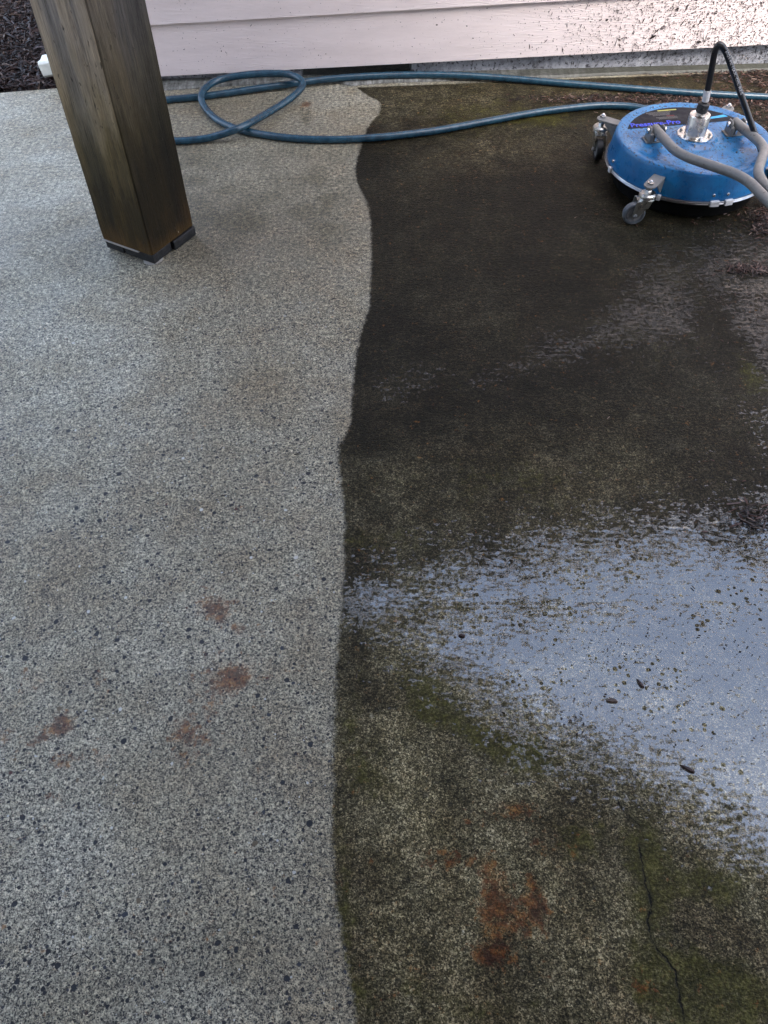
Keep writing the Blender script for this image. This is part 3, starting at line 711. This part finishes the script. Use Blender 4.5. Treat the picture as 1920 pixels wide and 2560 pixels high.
# housing: polar height field for the moulded top
def top_z(r, th):
    x, y = r*math.cos(th), r*math.sin(th)
    z = ZT
    rim = max(0, min(1, (RT-.012 - r)/.022))            # step down inside the rim
    rim = rim*rim*(3-2*rim)
    z -= .0035*rim
    # front dish
    f = max(0, min(1, (-y - .052)/.020)); f = f*f*(3-2*f)
    lim = max(0, min(1, (.195 - r)/.02)); lim = lim*lim*(3-2*lim)
    mid = math.exp(-((x)/.13)**2*.6)
    z -= .010*f*lim*(.45+.55*mid)
    # raised boss around hub
    g_ = max(0, min(1, (.066 - r)/.008)); g_ = g_*g_*(3-2*g_)
    z += .006*g_
    return z
bm = bmesh.new(); SEG = 128; rr = list(np.linspace(0, .205, 46)) + [.208, .211, .214, .217]
rings = []
for r_ in rr:
    if r_ == 0: rings.append([bm.verts.new((0, 0, top_z(0, 0)))])
    else: rings.append([bm.verts.new((r_*math.cos(2*math.pi*k/SEG), r_*math.sin(2*math.pi*k/SEG), top_z(r_, 2*math.pi*k/SEG))) for k in range(SEG)])
for r_, z in ((.2195, ZT-.001), (.2215, ZT-.003), (.2230, ZT-.0065), (.2245, ZT-.012), (.2275, ZT-.03), (.231, ZT-.05), (RB-.0015, ZRM+.006), (RB-.0015, ZRM), (RB-.006, ZRM-.001), (.20, ZRM+.01), (0, ZRM+.02)):
    rings.append([bm.verts.new((0, 0, z))] if r_ == 0 else [bm.verts.new((r_*math.cos(2*math.pi*k/SEG), r_*math.sin(2*math.pi*k/SEG), z)) for k in range(SEG)])
for a, b in zip(rings, rings[1:]):
    for k in range(SEG):
        k2 = (k+1) % SEG
        if len(a) == 1: bm.faces.new((a[0], b[k], b[k2]))
        elif len(b) == 1: bm.faces.new((a[k], b[0], a[k2]))
        else: bm.faces.new((a[k], b[k], b[k2], a[k2]))
hous = obj('housing', bm, M_blue, sc, smooth=True)
# steel trim ring and clips
bm = bmesh.new()
lathe(bm, [(RB-.001, ZRM+.000), (RB+.003, ZRM+.001), (RB+.0045, ZRM-.002), (RB+.0025, ZRM-.0045), (RB+.0045, ZRM-.007), (RB+.003, ZRM-.010), (RB-.001, ZRM-.009)], 128, close=True)
obj('trim_ring', bm, M_trim, sc, smooth=True)
bm = bmesh.new()
prof = [(.10, .062), (RB-.005, .062), (RB-.008, .050), (RB-.022, .034), (RB-.026, .004), (.10, .004)]
lathe(bm, prof, 128)
for v_ in bm.verts:
    if v_.co.z < .02: v_.co.z += random.uniform(0, .004)
obj('brush_skirt', bm, M_brush, sc)
scI = sc.matrix_basis.inverted() if False else (Matrix.Translation((CX, CY, 0)) @ Matrix.Rotation(R(8), 4, 'Z')).inverted()
def ang_of(px, py, z):
    g = scI @ G(px, py, z); return math.atan2(g.y, g.x)
for px, py, w_ in ((1536, 424, .014), (1650, 490, .010), (1782, 505, .026), (1815, 501, .024)):
    a_ = ang_of(px, py, .06)
    bm = bmesh.new(); box(bm, ((RB+.0035)*math.cos(a_), (RB+.0035)*math.sin(a_), ZRM-.0045), (.009, w_, .016), (0, 0, a_)); obj('clip', bm, M_clip, sc, bevel=.0015)
for px, py in ((1540, 405), (1783, 489), (1818, 486)):
    a_ = ang_of(px, py, .08); d_ = Vector((math.cos(a_), math.sin(a_), .08))
    bm = bmesh.new(); lathe(bm, [(0, .005), (.0035, .004), (.005, .001), (.005, -.003)], 12, axisM((.2315*d_.x, .2315*d_.y, .083), d_)); obj('screw', bm, M_steel, sc, smooth=True)
# label
LZ = ZT - .0035 + .0006
bm = bmesh.new(); LR = .190; cy0 = .078
a_s = math.asin(cy0/LR); arc = [(LR*math.cos(t), LR*math.sin(t)) for t in np.linspace(a_s, math.pi-a_s, 48)]
prism(bm, arc, LZ-.0004, LZ+.0002)
lab = obj('label', bm, M_label, sc)
def emit_text(txt, size, x, y, z, mat, name='lettering', sx=1, parent=None, shear=0, rot=0, bold=0):
    cu = bpy.data.curves.new(name, 'FONT'); cu.body = txt; cu.size = size; cu.extrude = .00015; cu.offset = bold; cu.shear = shear; cu.resolution_u = 3
    t = bpy.data.objects.new(name, cu); col.objects.link(t)
    bpy.context.view_layer.update()
    dg = bpy.context.evaluated_depsgraph_get(); mm = bpy.data.meshes.new_from_object(t.evaluated_get(dg))
    bpy.data.objects.remove(t); o = bpy.data.objects.new(name, mm); col.objects.link(o); mm.materials.clear(); mm.materials.append(mat)
    o.parent = parent; o.location = (x, y, z); o.scale = (sx, 1, 1); o.rotation_euler.z = rot
    return o
M_tb = simple('label_blue', (.01, .05, .62), .4, var=.05); M_tg = simple('label_grey', (.16, .155, .15), .5, var=.1)
M_ty = simple('label_yellow', (.42, .40, .10), .5); M_tr = simple('label_red', (.28, .03, .04), .5); M_tc = simple('label_cyan', (.01, .30, .62), .4)
emit_text('Pressure-Pro', .034, -.160, .086, LZ+.0003, M_tb, parent=lab, sx=.86, bold=.0007, shear=.15)
def strip_(name, mat, quads_):
    bm = bmesh.new()
    for pts in quads_: prism(bm, pts, LZ+.0003, LZ+.0006)
    return obj(name, bm, mat, lab)
strip_('colour_bar', M_tc, [[(.035, .092), (.150, .104), (.143, .118), (.06, .102)]])
strip_('colour_bar', M_ty, [[(-.045, .172), (.015, .172), (.015, .1775), (-.045, .1775)]])
for i, (t_, x_, y_) in enumerate((('||||||||||||||||||||||||||||||||||||||||||||', -.085, .162), ('||||||||||||||||||||||||||||||||||||||', -.08, .153), ('||||||||||||||||||||||||||||||', -.07, .145), ('||||||||||||||||||||||||||||||||||||||', -.065, .129), ('||||||||||||||||||||||||||||||||||', -.06, .121))):
    emit_text(t_, .0085, x_, y_, LZ+.0003, M_tg, parent=lab, sx=.8, name='small_print')
emit_text('||||||||||||', .008, -.03, .137, LZ+.0003, M_tr, parent=lab, name='small_print')
# hub
bm = bmesh.new(); zb = ZT + .0025
lathe(bm, [(.020, zb), (.050, zb), (.0505, zb+.002), (.049, zb+.0045), (.031, zb+.005), (.030, zb+.008), (.0295, zb+.056), (.028, zb+.059), (.021, zb+.060), (.020, zb+.058), (.014, zb+.058), (.013, zb+.066), (0, zb+.066)], 48)
obj('hub', bm, M_alu, sc, smooth=True)
for k in range(6):
    a_ = R(60*k+25); bm = bmesh.new(); lathe(bm, [(.0045, zb+.0045), (.0045, zb+.011), (.002, zb+.0115), (.0018, zb+.009), (0, zb+.009)], 10, Matrix.Translation((.041*math.cos(a_), .041*math.sin(a_), 0))); obj('hub_screw', bm, M_zinc, sc, smooth=True)
# brackets and handle
for sg in (-1, 1):
    bm = bmesh.new(); bx = sg*.122; bz = ZT
    box(bm, (bx, .0, bz-.001), (.062, .040, .004))
    for q in (-1, 1):
        prism(bm, [(-.020, 0), (.020, 0), (.015, .030), (.008, .038), (-.008, .038), (-.015, .030)], -.0025, .0025, Matrix.Translation((bx+q*.020, 0, bz)) @ Matrix(((0, 0, 1, 0), (1, 0, 0, 0), (0, 1, 0, 0), (0, 0, 0, 1))))
    box(bm, (bx-.018, -.004, bz+.012), (.012, .034, .022))
    br = obj('handle_bracket', bm, M_grey, sc, bevel=.0025)
    bm = bmesh.new()
    for q in (-1, 1): lathe(bm, [(0, 0), (.008, 0), (.008, .004), (.005, .006), (0, .006)], 14, axisM((bx+q*.023, 0, bz+.026), (q, 0, 0)))
    lathe(bm, [(0, .012), (.0055, .012), (.0055, 0)], 6, Matrix.Translation((bx-.004, -.014, bz+.002)))
    obj('bolt', bm, M_steel, br, smooth=True)
HT = .0128
for sg in (-1, 1):
    hx_ = .122 if sg < 0 else .133
    pts = [Vector(p) for p in ((sg*.122, .012, .165), (sg*hx_, -.158, .172), (sg*.016, -.335, .190), (sg*.0145, -.46, .193), (sg*.0145, -.95, .24), (sg*.25, -1.05, .25))]
    bm = bmesh.new(); tube(bm, bend(pts, .055, 8), HT, 20); obj('handle_arm', bm, M_grey, sc, smooth=True)
# casters
def caster(ang, steer, wheelmat):
    c_, s_ = math.cos(R(ang)), math.sin(R(ang)); rd = Vector((c_, s_, 0)); tn = Vector((-s_, c_, 0))
    ZA = .113; RA = .288
    M = Matrix((rd, tn, Vector((0, 0, 1)))).transposed().to_4x4()
    bm = bmesh.new()
    wa = .0175
    plate = [(.222, -wa), (RA, -wa)] + [(RA + wa*math.sin(t), -wa*math.cos(t)) for t in np.linspace(.3, math.pi-.3, 7)] + [(RA, wa), (.222, wa)]
    prism(bm, plate, ZA-.002, ZA+.003, M)
    prism(bm, [(.2215, ZA-.0025), (RA-.012, ZA-.0025), (.240, ZA-.036), (.2345, ZA-.040)], wa-.004, wa, M @ Matrix(((1, 0, 0, 0), (0, 0, 1, 0), (0, 1, 0, 0), (0, 0, 0, 1))))
    arm = obj('caster_arm', bm, M_grey, sc, bevel=.0015)
    p = rd*RA
    T = Matrix.Translation((p.x, p.y, 0))
    bm = bmesh.new()
    lathe(bm, [(0, ZA+.017), (.003, ZA+.0165), (.0052, ZA+.014), (.0055, ZA+.012)], 14, T); lathe(bm, [(.0055, ZA+.0115), (.0092, ZA+.0105), (.0095, ZA+.004), (.006, ZA+.003)], 6, T)
    lathe(bm, [(.0, ZA-.002), (.008, ZA-.002), (.010, ZA-.006), (.010, ZA-.012), (.0085, ZA-.014), (.0085, ZA-.020)], 6, T)
    obj('caster_bolt', bm, M_steel, arm, smooth=True)
    sd_ = Vector((math.cos(R(steer)), math.sin(R(steer)), 0)); ax = Vector((-sd_.y, sd_.x, 0))
    bm = bmesh.new()
    lathe(bm, [(.006, .0945), (.019, .0935), (.0235, .090), (.0245, .086), (.0235, .082), (.020, .0805), (.0225, .0785), (.0225, .074), (.018, .072), (0, .072)], 28, T)
    wc = p + sd_*.026; WR = .0315
    Mf = Matrix((sd_, Vector((0, 0, 1)), ax)).transposed().to_4x4(); Mf.translation = Vector((p.x, p.y, 0))
    prism(bm, [(-.012, .071), (.026, .071), (.026, .0745), (-.012, .0745)], -.018, .018, Mf)
    for q in (-1, 1):
        prism(bm, [(-.013, .0745), (-.008, .058), (.018, .026), (.024, .0225), (.031, .0225), (.035, .028), (.0335, .045), (.030, .0745)], q*.0165-.0012, q*.0165+.0012, Mf)
    fk = obj('caster_fork', bm, M_zinc, arm, bevel=.0008)
    A_ = axisM((wc.x, wc.y, WR), ax)
    bm = bmesh.new(); lathe(bm, [(.021, -.009), (.027, -.0105), (.0305, -.0085), (WR, -.004), (WR, .004), (.0305, .0085), (.027, .0105), (.021, .009)], 40, A_); wh = obj('caster_wheel', bm, wheelmat, arm, smooth=True)
    bm = bmesh.new(); lathe(bm, [(0, -.0085), (.021, -.0085), (.0212, .0085), (0, .0085)], 32, A_); lathe(bm, [(0, -.021), (.005, -.0205), (.006, -.018), (.006, .018), (.005, .0205), (0, .021)], 12, A_); obj('wheel_hub', bm, [M_hubp], arm, smooth=True)
caster(-135, 172, M_wheel)
caster(135, -100, M_rub)
caster(45, 120, M_rub)
caster(-45, -20, M_wheel)

# ------------------------------------------------------------------ high pressure hose on the swivel
ph = empty('pressure_hose', (CX, CY, .2)); tag(ph, 'black high pressure hose bent up from the hub of the blue cleaner', 'hose')
nb = Vector((CX, CY, .207))
pt = [V(1762, 268, CY), V(1768, 226, CY)]
dirn = (pt[1]-Vector((CX, CY, .225))).normalized()
def rel(p): return Vector(p) - Vector((CX, CY, .2))
bm = bmesh.new(); lathe(bm, [(0, -.006), (.014, -.006)] + [(.0165 if i % 2 else .0158, -.004+.003*i) for i in range(8)] + [(.013, .020), (.007, .021), (.007, .026), (0, .026)], 28, axisM(rel(nb+Vector((0, 0, .006))), (.12, 0, 1))); obj('swivel_nut', bm, M_rub, ph, smooth=False)
b_ = nb + Vector((.0035, 0, .022)); e_ = V(1769, 225, CY)
bm = bmesh.new(); tube(bm, [rel(lerp(b_, e_, t)) for t in (0, .18, .22, .35, .9, 1.0)], lambda t: .0065 if t < .25 else (.0095 if t < .7 else .0098), 20); obj('crimp_sleeve', bm, M_clip, ph, smooth=True)
hp2 = [lerp(b_, e_, .9), V(1776, 190, CY), V(1784, 145, CY), V(1790, 122, CY), V(1797, 112, CY-.001), V(1806, 116, CY-.002), V(1817, 136, CY-.006), V(1833, 180, CY-.015), V(1852, 235, CY-.03), V(1875, 300, CY-.05), V(1897, 360, CY-.08), V(1921, 428, CY-.12), V(1960, 540, CY-.2), V(2010, 640, CY-.28), G(2130, 760, .012), G(2400, 900, .012)]
bm = bmesh.new(); hc = catmull([rel(p) for p in hp2], 8); tube(bm, hc, .0083, 20); hz = obj('hose_tube', bm, M_gloss, ph, smooth=True)
M_print = simple('faded_white_print', (.42, .42, .44), .6)
# printing runs down the outer leg, wrapped on the hose surface
i0 = min(range(len(hc)), key=lambda i: (hc[i]-rel(V(1812, 126, CY-.004))).length)
i1 = min(range(len(hc)), key=lambda i: (hc[i]-rel(V(1852, 235, CY-.03))).length)
Ltot = (hc[i1]-hc[i0]).length; txt = 'ZOQ.5 PSI MAX. OIL RES'
tr = emit_text(txt, .0085, 0, 0, 0, M_print, parent=ph, name='hose_print')
mw = max(v_.co.x for v_ in tr.data.vertices); dd = (hc[i1]-hc[i0]).normalized()
tow = (CAM - Vector((CX, CY, .3))).normalized()
for v_ in tr.data.vertices:
    t = v_.co.x/mw; f_ = lerp(float(i0), float(i1), t); ia = int(f_); ia = min(ia, len(hc)-2); p = hc[ia].lerp(hc[ia+1], f_-ia)
    d_ = (hc[ia+1]-hc[ia]).normalized(); nrm = (tow - d_*tow.dot(d_)).normalized(); sdv = d_.cross(nrm)
    th = (v_.co.y - .003)/.0083 + .25
    v_.co = p + (nrm*math.cos(th) - sdv*math.sin(th))*(.0083 + .0003 + (v_.co.z > 0)*.0001)

# ------------------------------------------------------------------ loose debris on the wet concrete
L_1 = simple('litter_dark', (.018, .010, .008), .6, var=.4, scale=150); L_2 = simple('litter_red', (.075, .032, .022), .55, var=.4, scale=150); L_3 = simple('litter_pale', (.22, .15, .12), .55, var=.3, scale=150)
def litter(name, label, spots, seed, mats=(L_1, L_2, L_3), wts=(.62, .29, .09), asp=(.05, .3)):
    random.seed(seed); bm = bmesh.new()
    for (cx, cy, rx, ry, n_, Lm) in spots:
        for _ in range(n_):
            px, py = random.gauss(cx, rx), random.gauss(cy, ry)
            g = G(px, py, .002)
            if g.y > y_edge(g.x) - .01: continue
            L = Lm*random.uniform(.4, 1.6); g.z = random.uniform(.0015, .006)
            flake(bm, g, L, min(.006, L*random.uniform(*asp)), random.uniform(.0008, .002), Euler((random.gauss(0, .3), random.gauss(0, .10), random.uniform(0, 6.3))), random.choice((0, 0, .25)), random.choices((0, 1, 2), wts)[0])
    return tag(obj(name, bm, list(mats)), label, 'debris', kind='stuff')
litter('bark_litter', 'brown bark shreds and needles strewn over the slab around the blue cleaner',
       [(1750, 172, 110, 3, 260, .014), (1880, 168, 50, 4, 200, .02), (1800, 190, 90, 8, 160, .012), (1880, 205, 60, 12, 200, .016), (1600, 250, 130, 8, 1100, .011), (1450, 245, 80, 5, 260, .010), (1860, 256, 70, 13, 650, .013), (1750, 250, 60, 8, 300, .012), (1915, 310, 25, 45, 420, .013), (1860, 186, 90, 9, 420, .012), (1560, 208, 130, 4, 90, .008),
        (1915, 555, 20, 20, 420, .014), (1895, 545, 30, 30, 140, .012), (1900, 675, 42, 7, 200, .016), (1875, 668, 28, 6, 80, .014), (1840, 690, 60, 60, 45, .010), (1900, 1290, 35, 18, 60, .020), (1860, 1300, 80, 50, 60, .012),
        (1700, 1200, 200, 150, 60, .006), (1500, 330, 40, 40, 30, .010), (1500, 470, 60, 80, 45, .007), (1300, 300, 160, 60, 50, .006), (1800, 560, 90, 25, 80, .008), (1830, 800, 70, 90, 60, .007)], 3)
litter('floating_specks', 'small dark specks floating on the bluish puddle', [(1640, 1640, 170, 90, 90, .002), (1450, 1800, 40, 40, 30, .003), (1550, 1620, 70, 30, 30, .003), (1800, 1700, 120, 160, 60, .003)], 5, wts=(.9, .1, 0), asp=(.4, .9))
litter('dry_litter', 'scattered tiny dark splinters on the cleaned concrete', [(500, 900, 300, 500, 40, .008), (400, 1700, 300, 500, 30, .007), (650, 330, 100, 60, 14, .006)], 9, wts=(.9, .1, 0))
def chip(px, py, L, wdt, rot, label, mat):
    g = G(px, py, .001); bm = bmesh.new(); n_ = 10
    top, bot = [], []
    for k in range(n_):
        t = 2*math.pi*k/n_; r_ = 1 + .12*math.sin(3*t+px)
        x, y = L/2*math.cos(t)*r_, wdt/2*math.sin(t)*r_
        bot.append(bm.verts.new((x*1.05, y*1.05, 0))); top.append(bm.verts.new((x*.8, y*.7, .0035 + .001*math.sin(5*t))))
    bm.faces.new(bot[::-1]); bm.faces.new(top)
    for k in range(n_): bm.faces.new((bot[k], bot[(k+1) % n_], top[(k+1) % n_], top[k]))
    o = obj('bark_chip', bm, mat, loc=g); o.rotation_euler.z = R(rot)
    tag(o, label, 'bark chip', 'bark chips lying in the puddle')
chip(1530, 1752, .019, .009, -8, 'thick brown oval bark chip in the middle of the puddle', M_m3)
chip(1601, 1710, .019, .006, -65, 'slim dark curved bark chip standing upright in the puddle', M_m2)
chip(1720, 1923, .024, .0065, -32, 'long brown sliver near the lower right edge of the puddle', M_m2)
chip(1155, 1590, .012, .006, -10, 'small dark bark chip at the left end of the puddle', M_m2)
